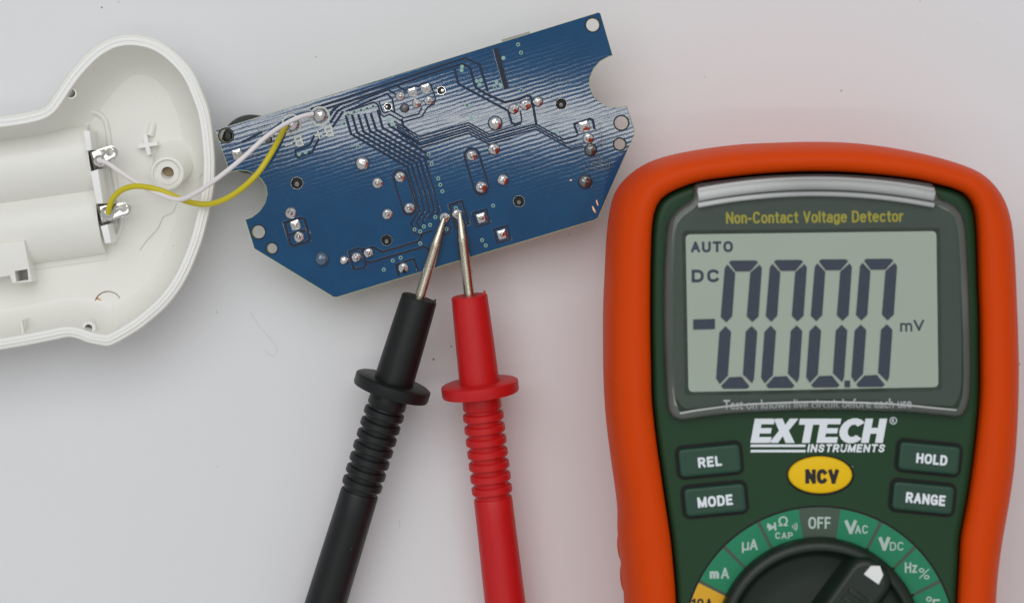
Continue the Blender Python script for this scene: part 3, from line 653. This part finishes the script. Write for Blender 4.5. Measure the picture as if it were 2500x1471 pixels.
# ------------------------------------------------------------------ the two wires
def wire(name, path, r, mat, label, tail=None):
    pts = [W(*p) for p in path]
    v, f = tube(pts, r, 12, 7)
    t = root(name, (pts[0][0], pts[0][1], 0), label, 'wire')
    obj('insulation', v, f, M[mat], t, 70)
    for tl in tail or []:
        v, f = tube([W(*p) for p in tl], 0.22, 8, 3); obj('copper_core', v, f, M['copper'], t, 70)
zj = Wb(781, 283)[2]; zk = Wb(714, 305)[2]
wire('wire', [(240,392,12.0),(262,398,12.6),(300,424,13.5),(345,452,15.0),(395,476,17.5),(438,487,19.6),(480,470,21.5),(530,436,23.0),(590,388,23.6),(650,334,22.0),(700,301,zj+3.6),(735,285,zj+2.0),(764,278,zj+0.7)], 0.47, 'white_pvc',
     'thin white insulated wire running from upper battery contact to circuit board', [[(762,278.5,zj+0.72),(770,279.5,zj+0.6),(778,282,zj+0.5)]])
wire('wire', [(264,521,12.0),(267,505,12.6),(276,484,13.2),(297,464,14.0),(325,455,15.0),(355,456,16.0),(392,465,17.0),(432,482,17.6),(470,495,18.0),(510,498,18.4),(550,486,20.0),(592,459,21.0),(630,422,21.4),(661,376,20.4),(684,334,zk+2.6),(698,308,zk+0.75)], 0.56, 'yellow_pvc',
     'thin yellow insulated wire running from lower battery contact to circuit board', [[(697,310,zk+0.8),(703,306,zk+0.6),(710,305,zk+0.4)]])

# ------------------------------------------------------------------ test probes
def probe(tip_px, end_px, mat, label):
    tp = Vector(Wb(*tip_px, 0.95)); tipz = tp.z
    e0 = W(*end_px, 9.5); d = Vector((e0[0]-tp.x, e0[1]-tp.y, 0)).normalized()
    LN = 122.0; dz = -(tipz-4.7)/LN; ax = Vector((d.x*math.sqrt(1-dz*dz), d.y*math.sqrt(1-dz*dz), dz))
    k = 0.0785
    rt = root('test_probe', (tp+ax*LN)*1.0, label, 'test probe'); 
    rt.location.z = 0
    s = lambda q: q*k
    obj('metal_tip', *lathe([(0, 0), (0.22, 0.02), (0.42, 0.3), (0.95, s(62)), (1.06, s(68)), (1.02, s(74)), (1.02, s(216))], tp, ax, 24), M['pin_metal'], rt, 40)
    obj('sleeve', *lathe([(1.05, s(206)+0.5), (1.05, s(206)+.02), (3.25, s(206)), (3.46, s(206)+.2), (3.55, s(240)), (3.72, s(330)), (3.85, s(423))], tp, ax, 48), M[mat], rt, 35)
    obj('finger_guard', *lathe([(3.6, s(421)), (7.0, s(421)), (7.4, s(421)+.25), (7.45, s(425)), (7.45, s(446)), (7.3, s(451)), (3.7, s(452))], tp, ax, 64), M[mat], rt, 35)
    pr = [(3.5, s(450)), (3.62, s(453)), (3.75, s(484)), (3.6, s(488)), (3.25, s(490))]
    a = 496
    for i in range(7):
        pr += [(3.28, s(a)), (3.72, s(a+.5)), (3.92, s(a+3)), (3.95, s(a+15)), (3.8, s(a+18.5)), (3.3, s(a+19))]; a += 30.4
    pr += [(3.3, s(a+1))]
    obj('ribbed_grip', *lathe(pr, tp, ax, 48), M[mat], rt, 30)
    obj('handle', *lathe([(3.2, s(a)), (3.6, s(a)+.05), (3.72, s(a)+.35), (3.75, s(a+60)), (4.1, s(1150)), (4.5, s(1400)), (4.5, LN-8), (4.2, LN-1), (3.4, LN), (2.2, LN)], tp, ax, 48), M[mat], rt, 35)
    tail = tp+ax*LN
    obj('lead', *tube([tail-ax*2, tail+ax*8+Vector((0, 0, -1.0)), tail+Vector((d.x*30+6, d.y*30, -tail.z+2.0)), tail+Vector((d.x*60+25, d.y*60, -tail.z+2.0))], 1.9, 12, 8), M[mat], rt, 60)
    # moulding flash on the lip of the sleeve
    u = ax.cross(Vector((0, 0, 1))).normalized(); sgn = -1
    c = tp+ax*(s(206)+.1)+u*3.0*sgn*(1)+Vector((0, 0, 1.2))
    obj('flash_nib', *lathe([(0.35, 0), (0.22, 0.3), (0.16, 0.8), (0, 0.85)], c, -ax, 8), M[mat], rt, 50)
    return rt
probe((1085, 530), (795, 1471), 'black_abs', 'black test probe with its metal tip touching the circuit board')
probe((1122, 517), (1233, 1471), 'red_abs', 'red test probe with its metal tip touching the circuit board')

# ------------------------------------------------------------------ multimeter
meter = root('multimeter', W(1990, 1300, 0), 'orange and green digital multimeter with its screen reading minus 000.0 mV', 'multimeter')
OUTER = [(1990,346),(1900,348),(1800,353),(1700,366),(1620,383),(1570,403),(1530,432),(1502,468),(1489,510),(1481,570),(1476,660),(1472,760),(1472,860),(1474,950),(1480,1030),(1490,1110),(1500,1180),(1507,1240),(1507,1290),(1512,1340),(1516,1380),(1521,1430),(1524,1480),
 (1527,1600),(1522,1750),(1510,1900),(1505,2050),(1520,2180),(1570,2250),(1680,2290),(1990,2305),(2290,2290),(2390,2250),(2445,2180),(2460,2050),(2448,1900),(2430,1750),(2418,1600),(2415,1471),(2418,1400),(2428,1320),(2440,1250),(2452,1180),(2462,1100),(2468,1000),(2470,900),
 (2468,800),(2464,700),(2459,600),(2452,530),(2438,485),(2415,450),(2380,420),(2330,398),(2260,378),(2170,360),(2080,349)]
INNER = [(1985,418),(1900,421),(1827,427),(1724,440),(1672,454),(1626,476),(1603,503),(1593,545),(1590,600),(1588,700),(1588,800),(1590,900),(1592,980),(1603,1080),(1613,1150),(1622,1213),(1637,1314),(1647,1414),(1651,1480),(1655,1600),(1650,1750),(1640,1900),(1640,2050),(1660,2150),(1720,2190),(1990,2205),
 (2270,2190),(2335,2150),(2355,2050),(2352,1900),(2345,1750),(2342,1600),(2345,1471),(2350,1380),(2354,1314),(2370,1230),(2387,1113),(2400,980),(2401,880),(2400,780),(2397,700),(2394,604),(2389,525),(2375,488),(2347,465),(2283,447),(2218,434),(2089,421)]
ZF = 40.0
def polar(ring, c, n=320):
    pts = [Vector((p[0]-c[0], p[1]-c[1])) for p in ring]; m = len(pts); out = []
    ang = [math.atan2(p.y, p.x) for p in pts]
    for k in range(n):
        a = -math.pi+2*math.pi*(k+.5)/n; d = Vector((math.cos(a), math.sin(a))); best = None
        for i in range(m):
            p, q = pts[i], pts[(i+1) % m]; e = q-p; den = d.x*e.y-d.y*e.x
            if abs(den) < 1e-12: continue
            t = (p.x*e.y-p.y*e.x)/den; s_ = (p.x*d.y-p.y*d.x)/den
            if t > 0 and -1e-6 <= s_ <= 1+1e-6: best = t if best is None else max(best, t)
        out.append(Vector((c[0]+d.x*best, c[1]+d.y*best)))
    return out
cc = W(1993, 1250, ZF)
RO = polar(catmull(pxring(OUTER, 27), True, 4), cc); RI = polar(catmull(pxring(INNER, 41.6), True, 4), cc)
def mixr(t): return [a.lerp(b, t) for a, b in zip(RO, RI)]
rings = [ring3(inset(RO, 5.0), 0.0), ring3(inset(RO, 3.6), 0.7), ring3(inset(RO, 2.8), 3.0), ring3(inset(RO, 1.7), 11), ring3(inset(RO, .6), 20), ring3(RO, 27)]
for t, z in ((.012, 31), (.045, 34.5), (.11, 37.6), (.20, 39.9), (.31, 41.4), (.44, 42.3), (.57, 42.7), (.70, 42.7), (.82, 42.4), (.92, 41.9), (.98, 41.3), (1.0, 40.8), (1.0, 37.5)):
    rings.append(ring3(mixr(t), z))
v, f = loft(rings, cap0=True); obj('rubber_holster', v, f, M['orange'], meter, 50)
# two worn grip pads on the flank
for (a, b) in ((1511, 1330), (1518, 1405)):
    c = W(a, b, 20); ring = []
    pr = [(0, 0), (.35, .0), (.75, -.2), (1, -.8)]
    v, f = lathe([(3.6, -0.8), (3.0, 0.0), (1.6, 0.35), (0, 0.45)], (c[0]+0.5, c[1], c[2]), (-1, 0, 0.25), 24); obj('grip_pad', v, f, M['orange'], meter, 60)
g0 = inset(RI, 0.35)
v, f = loft([ring3(g0, 33), ring3(g0, 39.0), ring3(inset(RI, .55), 39.6), ring3(inset(RI, 1.0), 39.93), ring3(inset(RI, 1.7), ZF)], cap1=True)
face = obj('front_case', v, f, M['green'], meter, 50)

# screen stack
def face_ring(pts, z, sub=6, n=200): return resample(catmull(pxring(pts, z), True, sub), n)
LENS = [(1694,462),(1698,452),(1711,447),(1780,438),(1860,430),(1985,425),(2100,428),(2190,436),(2262,446),(2276,450),(2284,460),(2290,482),(2300,489),(2322,497),(2345,519),(2355,548),(2360,600),(2365,717),(2370,858),(2369,950),(2362,990),(2350,1012),(2333,1018),(2300,1014),(2180,1004),(2000,1000),
        (1830,1006),(1700,1020),(1667,1025),(1645,1018),(1633,1000),(1628,960),(1622,860),(1621,717),(1624,620),(1630,552),(1645,521),(1668,501),(1686,490),(1692,478)]
MASK = [(1704,500),(1780,487),(1985,474),(2190,484),(2280,497),(2330,530),(2340,570),(2345,700),(2348,850),(2345,950),(2330,985),(2300,990),(2000,974),(1700,996),(1665,990),(1648,950),(1642,800),(1642,700),(1644,570),(1658,535)]
WIN = [(1674,572),(2286,564),(2291,944),(1681,956)]
def winring(d, z):
    p = [(1674-d,572-d),(2286+d,564-d),(2291+d,944+d),(1681-d,956+d)]; r = []
    q = pxring(p, z)
    for i in range(4):
        a, b, c = Vector(q[i-1]), Vector(q[i]), Vector(q[(i+1) % 4]); u = (a-b).normalized(); w = (c-b).normalized(); R = 0.9
        for k in range(7):
            t = k/6; r.append(tuple((b+u*R)*(1-t)**2+b*2*t*(1-t)+(b+w*R)*t*t))
    return r
lens_px = LENS
bz_v, bz_f = plate([tuple(p) for p in face_ring(MASK, 41.1, 5, 120)], [winring(9, 41.1)], ZF+.02, 41.1)
disp = obj('display', *plate([tuple(p) for p in winring(16, ZF)], [], ZF+.01, ZF+.09), M['lcd'], meter)
obj('display_mask', bz_v, bz_f, M['bezel'], meter)
v, f = loft([ring3(winring(9.2, 41.1), 41.12), ring3(winring(0, 40.1), 40.1)]); obj('window_frame', v, f, M['bezel'], meter)
LR = face_ring(LENS, 41.5, 5, 360)
v, f = loft([ring3(LR, ZF-.05), ring3(LR, 41.3), ring3(inset(LR, .25, .2), 42.0), ring3(inset(LR, .7, .2), 42.35), ring3(inset(LR, 1.5, .25), 42.5)], cap1=True)
idx = [1]*(len(f)-1)+[0]
lens = obj('screen_lens', v, f, None, meter, 50, mats=[M['lens'], M['lens_edge']], idx=idx)
def zp(x, y): return (1600+x/2.829, 540+y/2.829)
SEG = [[(508,283),(524,271),(692,270),(710,282),(655,344),(555,345)], [(497,298),(551,357),(530,655),(490,696),(452,658),(480,322)], [(719,299),(735,322),(712,655),(670,694),(632,655),(656,355)],
       [(485,724),(522,761),(500,1064),(445,1121),(420,1082),(443,766)], [(665,722),(703,760),(681,1082),(668,1116),(605,1055),(625,760)], [(510,1076),(596,1072),(650,1138),(632,1153),(470,1154),(454,1136)]]
def flat(name, pts, z, mat, parent, th=0.03):
    v, f = plate(pxring(pts, z), [], z, z+th); return obj(name, v, f, mat, parent)
ZD = ZF+.09
for ox, oy in ((0, 0), (311, -4), (622, -8), (934, -12)):
    for sgm in SEG: flat('digit_segment', [zp(a+ox, b+oy) for a, b in sgm], ZD+.30, M['lcd_ink'], disp)
flat('minus_sign', [zp(*q) for q in ((262,677),(411,673),(411,742),(262,746))], ZD+.30, M['lcd_ink'], disp)
flat('decimal_point', [zp(*q) for q in ((1307,1099),(1345,1098),(1345,1143),(1307,1144))], ZD+.30, M['lcd_ink'], disp)
def ztext(s, x0, x1, y0, y1, z, mat, parent, wt, rot=0.0):
    a, b = zp(x0, y0), zp(x1, y1); return stext(s, (a[0]+b[0])/2, (a[1]+b[1])/2, b[0]-a[0], b[1]-a[1], z, mat, parent, rot, wt)
ztext('AUTO', 245, 536, 138, 214, ZD, M['lcd_ink'], disp, .24, .012); ztext('DC', 250, 438, 332, 421, ZD, M['lcd_ink'], disp, .24, .012)
ztext('m', 1690, 1775, 700, 762, ZD, M['lcd_ink'], disp, .16, .012); ztext('V', 1783, 1857, 678, 755, ZD, M['lcd_ink'], disp, .2, .012)
stext('Non-Contact Voltage Detector', 1989, 532, 433, 34, 41.1, M['ink_yellow'], meter, math.radians(.6), .17, gap=.13)
text('lettering', 'Test on known live circuit before each use', 1996, 985, 460, 24, 41.1, M['ink_white'], meter, math.radians(.5), .022)
# light guide ribs along the top of the lens
def lens_arc(off, x0=1704, x1=2280, n=20):
    return [(x0+(x1-x0)*i/n, 436+off+28*((2*i/n-1)**2)) for i in range(n+1)]
for off, r in ((0, .40), (14, 1.05), (37, .50)):
    v, f = tube([W(a, b, 42.3) for a, b in lens_arc(off)], r, 12, 2); obj('light_guide_rib', v, f, M['lens_rib'], lens, 60)
v, f = tube([W(a, b, 42.35) for a, b in ((1660,1008),(1720,998),(1830,986),(2000,980),(2170,985),(2290,996),(2335,1000))], .2, 12, 5); obj('lens_lip_highlight', v, f, M['lens_rib'], lens, 60)  # milky white tube paints the thin highlight along the lower lip

# logo
zL = ZF+.02
LET = {'E': [(0,0),(.95,0),(.95,.24),(.36,.24),(.36,.39),(.88,.39),(.88,.61),(.36,.61),(.36,.77),(.95,.77),(.95,1),(0,1)],
 'X': [(0,0),(.40,0),(.56,.28),(.74,0),(1.15,0),(.78,.51),(1.12,1),(.73,1),(.57,.74),(.40,1),(.0,1),(.34,.5)],
 'T': [(.3,0),(.66,0),(.66,.75),(.97,.75),(.97,1),(0,1),(0,.75),(.3,.75)],
 'H': [(0,0),(.36,0),(.36,.38),(.66,.38),(.66,0),(1.02,0),(1.02,1),(.66,1),(.66,.62),(.36,.62),(.36,1),(0,1)]}
C = []
for i in range(0, 15): a = math.radians(40+280*i/14); C.append((.52+.52*math.cos(a), .5+.52*math.sin(a)))
for i in range(14, -1, -1): a = math.radians(42+276*i/14); C.append((.52+.20*math.cos(a), .5+.26*math.sin(a)))
LET['C'] = C
def logo_letter(ch, x0, w):
    pts = LET[ch]; mx = max(p[0] for p in pts); q = []
    for a, b in pts: q.append((x0+a/mx*w+b*11-4, 1080-b*59))
    flat('logo_letter', q, zL, M['ink_white'], meter)
for ch, x0, w in (('E', 1836, 49), ('X', 1882, 62), ('T', 1946, 51), ('E', 1997, 50), ('C', 2048, 58), ('H', 2106, 53)): logo_letter(ch, x0, w)
for y in (1084, 1097): flat('logo_bar', [(1833,y),(1967,y),(1966,y+6),(1832,y+6)], zL, M['ink_white'], meter)
stext('INSTRUMENTS', 2066, 1093, 188, 20, zL, M['ink_white'], meter, 0, .22, .2, gap=.16)
c = W(2181, 1026, zL); v, f = lathe([(0.66, 0.0), (0.66, .03), (0.52, .03), (0.52, 0)], c, (0, 0, 1), 28, False); obj('registered_mark', v, f, M['ink_white'], meter)
text('lettering', 'R', 2181, 1026, 7, 9, zL, M['ink_white'], meter, 0, .01)

# keys
def key(cx, cy, w, h, rot, s, tw, th):
    k = (H-41)/F; c = W(cx, cy, 41.0); rot = math.radians(rot)
    rr = lambda d: place2(rrect((w-2*d)*k, (h-2*d)*k, max(.3, (19-d)*k)), c, rot)
    v, f = plate(rr(-1), [], ZF-.2, ZF+.03); gk = obj('key_gap_shade', v, f, M['gap'], meter)  # flat dark plate paints the shade round the key; no recess is cut
    v, f = loft([ring3(rr(7.5), ZF), ring3(rr(7.5), 40.75), ring3(rr(8.5), 40.98), ring3(rr(11), 41.1), ring3(rr(16), 41.13)], cap1=True)
    b = obj('push_button', v, f, M['green_btn'], meter, 50)
    stext(s, cx+(6 if rot < 0 else 0), cy+2, tw, th, 41.14, M['ink_white'], b, rot, .22)
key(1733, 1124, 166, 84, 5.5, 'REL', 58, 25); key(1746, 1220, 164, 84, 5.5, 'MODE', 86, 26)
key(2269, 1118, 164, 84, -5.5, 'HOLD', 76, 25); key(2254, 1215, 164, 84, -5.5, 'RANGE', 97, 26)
def ell(a, b, n=48): return [(2003+a*math.cos(2*math.pi*i/n), 1159+b*math.sin(2*math.pi*i/n)) for i in range(n)]
v, f = plate(pxring(ell(83, 50), ZF), [], ZF-.2, ZF+.03); obj('key_gap_shade', v, f, M['gap'], meter)  # same painted shade round the oval key, a plate on the face
v, f = loft([ring3(pxring(ell(78, 45), 40.9), ZF), ring3(pxring(ell(78, 45), 40.9), 40.6), ring3(pxring(ell(76.5, 43.5), 40.9), 40.85), ring3(pxring(ell(72, 40), 40.9), 40.95), ring3(pxring(ell(40, 20), 40.9), 41.0)], cap1=True)
b = obj('oval_button', v, f, M['yellow_key'], meter, 50)
stext('NCV', 2007, 1162, 82, 36, 41.02, M['ink_black'], b, 0, .27)

# selector
DC = (2001, 1567)
def dpx(r, a): a = math.radians(a); return (DC[0]+r*math.sin(a), DC[1]-r*math.cos(a))
v, f = plate(pxring([dpx(331, a) for a in range(0, 360, 4)], ZF), [pxring([dpx(240, a) for a in range(0, 360, 4)], ZF)], ZF-.2, ZF+.03); dial = obj('selector_scale', v, f, M['ring_grey'], meter)
v, f = plate(pxring([dpx(334.5, a) for a in range(0, 360, 4)], ZF), [pxring([dpx(330, a) for a in range(0, 360, 4)], ZF)], ZF-.2, ZF+.05); obj('scale_edge', v, f, M['gap'], dial)
for i in range(-4, 5):
    if i == 0: continue
    a0, a1 = i*18-9+(0.8 if i != 1 else 0), i*18+9-(0.8 if i != -1 else 0)
    pts = [dpx(329, a0+(a1-a0)*k/8) for k in range(9)]+[dpx(245, a1-(a1-a0)*k/8) for k in range(9)]
    flat('range_segment', pts, ZF+.035, M['amber'] if i == -4 else M['teal'], dial, .03)
zt = ZF+.07
def ds(s, cx, cy, w, h, wt=.17, mat='ink_grey', rot=0): stext(s, cx, cy, w, h, zt, M[mat], dial, rot, wt)
def dt(s, cx, cy, w, h, bold=.02, mat='ink_grey', rot=0): text('lettering', s, cx, cy, w, h, zt, M[mat], dial, rot, bold)
ds('OFF', 2001, 1275, 55, 29, .17)
ds('V', 2077, 1285, 30, 34, .25); ds('AC', 2103, 1291, 31, 21, .17); ds('V', 2159, 1326, 28, 34, .25); ds('DC', 2189, 1332, 33, 21, .15)
ds('Hz', 2224, 1384, 30, 26, .17); dt('%', 2256, 1399, 28, 26, .0, 'ink_grey', math.radians(-8)); dt('\u00b0', 2268, 1461, 14, 13, .01); ds('F', 2286, 1475, 18, 28, .17)
dt('\u03a9', 1912, 1271, 23, 24, .02); ds('CAP', 1914, 1306, 43, 16, .2)
ds('\u00b5', 1820, 1335, 17, 27, .15); ds('A', 1840, 1328, 20, 27, .18); ds('m', 1744, 1402, 23, 19, .24); ds('A', 1770, 1398, 20, 27, .18); ds('10A', 1714, 1472, 52, 25, .2, 'ink_black')
for q in ([(1872,1288),(1874,1275),(1888,1284),(1890,1274),(1894,1274),(1896,1293),(1891,1294),(1890,1287),(1877,1295),(1876,1288)],):
    flat('diode_symbol', q, zt, M['ink_grey'], dial)
for r in (6, 11, 16):
    v, f = tube([W(1930+r*math.cos(math.radians(a)), 1284-r*math.sin(math.radians(a)), zt) for a in range(-40, 50, 15)], .12, 6, 2); obj('sound_symbol', v, f, M['ink_grey'], dial)
# knob
kz = (H-42)/F; kc = W(DC[0], DC[1], 42.0); kc0 = (kc[0], kc[1], 0)
v, f = plate([p[:2] for p in pxring([dpx(258, a) for a in range(0, 360, 4)], ZF)], [], ZF-.2, ZF+.06); obj('knob_gap_shade', v, f, M['gap'], meter)  # dark disc paints the shade of the gap round the knob
v, f = lathe([(18.6, ZF), (18.6, 41.6), (18.3, 42.5), (17.6, 43.0), (16.95, 43.1), (16.6, 43.0), (16.45, 42.7), (15.9, 41.4), (14.8, 40.9), (11.0, 40.7), (0.0, 40.7)], kc0, (0, 0, 1), 96)
knob = obj('selector_knob', v, f, M['green_knob'], meter, 50)
ka = math.radians(36.0); kd = Vector((math.sin(ka), math.cos(ka))); kn = Vector((kd.y, -kd.x))
def bar_ring(hw, r0, r1, z):
    p = []
    for i in range(13):
        a = math.pi*i/12; p.append((r1-hw*.8+hw*.8*math.sin(a), hw*math.cos(a)))
    for i in range(13):
        a = math.pi*i/12; p.append((r0-hw*.8*math.sin(a)+hw*.8, -hw*math.cos(a)))
    return [(kc[0]+kd.x*a+kn.x*b, kc[1]+kd.y*a+kn.y*b, z) for a, b in p]
v, f = loft([bar_ring(5.2, -18.2, 18.3, 40.6), bar_ring(4.6, -18.1, 18.2, 42.4), bar_ring(3.9, -17.6, 17.8, 44.0), bar_ring(3.4, -17.2, 17.3, 44.5), bar_ring(3.0, -16.7, 16.8, 44.6)], cap1=True)
obj('grip_bar', v, f, M['green_knob'], knob, 40)
flat('pointer', [(2126,1380),(2148,1380),(2156,1402),(2145,1425),(2109,1400)], 44.6, M['pointer_white'], knob, .12)
for i in range(6):
    r0 = 11.0-i*1.75
    q = [(kc[0]+kd.x*(r0+a)+kn.x*b, kc[1]+kd.y*(r0+a)+kn.y*b) for a, b in ((-.5,-1.9),(.5,-1.9),(.5,1.9),(-.5,1.9))]
    v, f = plate(q, [], 44.5, 44.95, .12); obj('grip_ridge', v, f, M['green_knob'], knob, 40)

# ------------------------------------------------------------------ hairs and lint
def strand(path, r, mat, label, cat='hair'):
    pts = [W(*p) for p in path]; v, f = tube(pts, r, 6, 6)
    o = obj('hair' if cat == 'hair' else 'lint_fibre', v, f, M[mat], None, 70, origin=(pts[0][0], pts[0][1], pts[0][2])); tag(o, label, cat)
strand([(431,497,6.2),(422,518,5.8),(399,530,5.6),(386,557,5.6),(359,587,5.6),(342,610,5.6)], 0.026, 'hair', 'long thin dark hair lying on the floor of the white housing')
strand([(499,418,12.2),(488,434,9.0),(484,452,8.0),(482,468,7.6)], 0.035, 'hair', 'short dark hair clinging to inner wall of the white housing')
strand([(612,762,.06),(630,792,.06),(652,818,.06),(672,842,.06),(676,860,.06),(662,868,.06),(645,852,.06)], 0.02, 'lint', 'curled pale lint fibre on the white paper below the board', 'lint')
strand([(975,1268,.06),(976,1277,.06),(974,1285,.06)], 0.03, 'lint', 'tiny straight lint fibre on the paper between the two probes', 'lint')
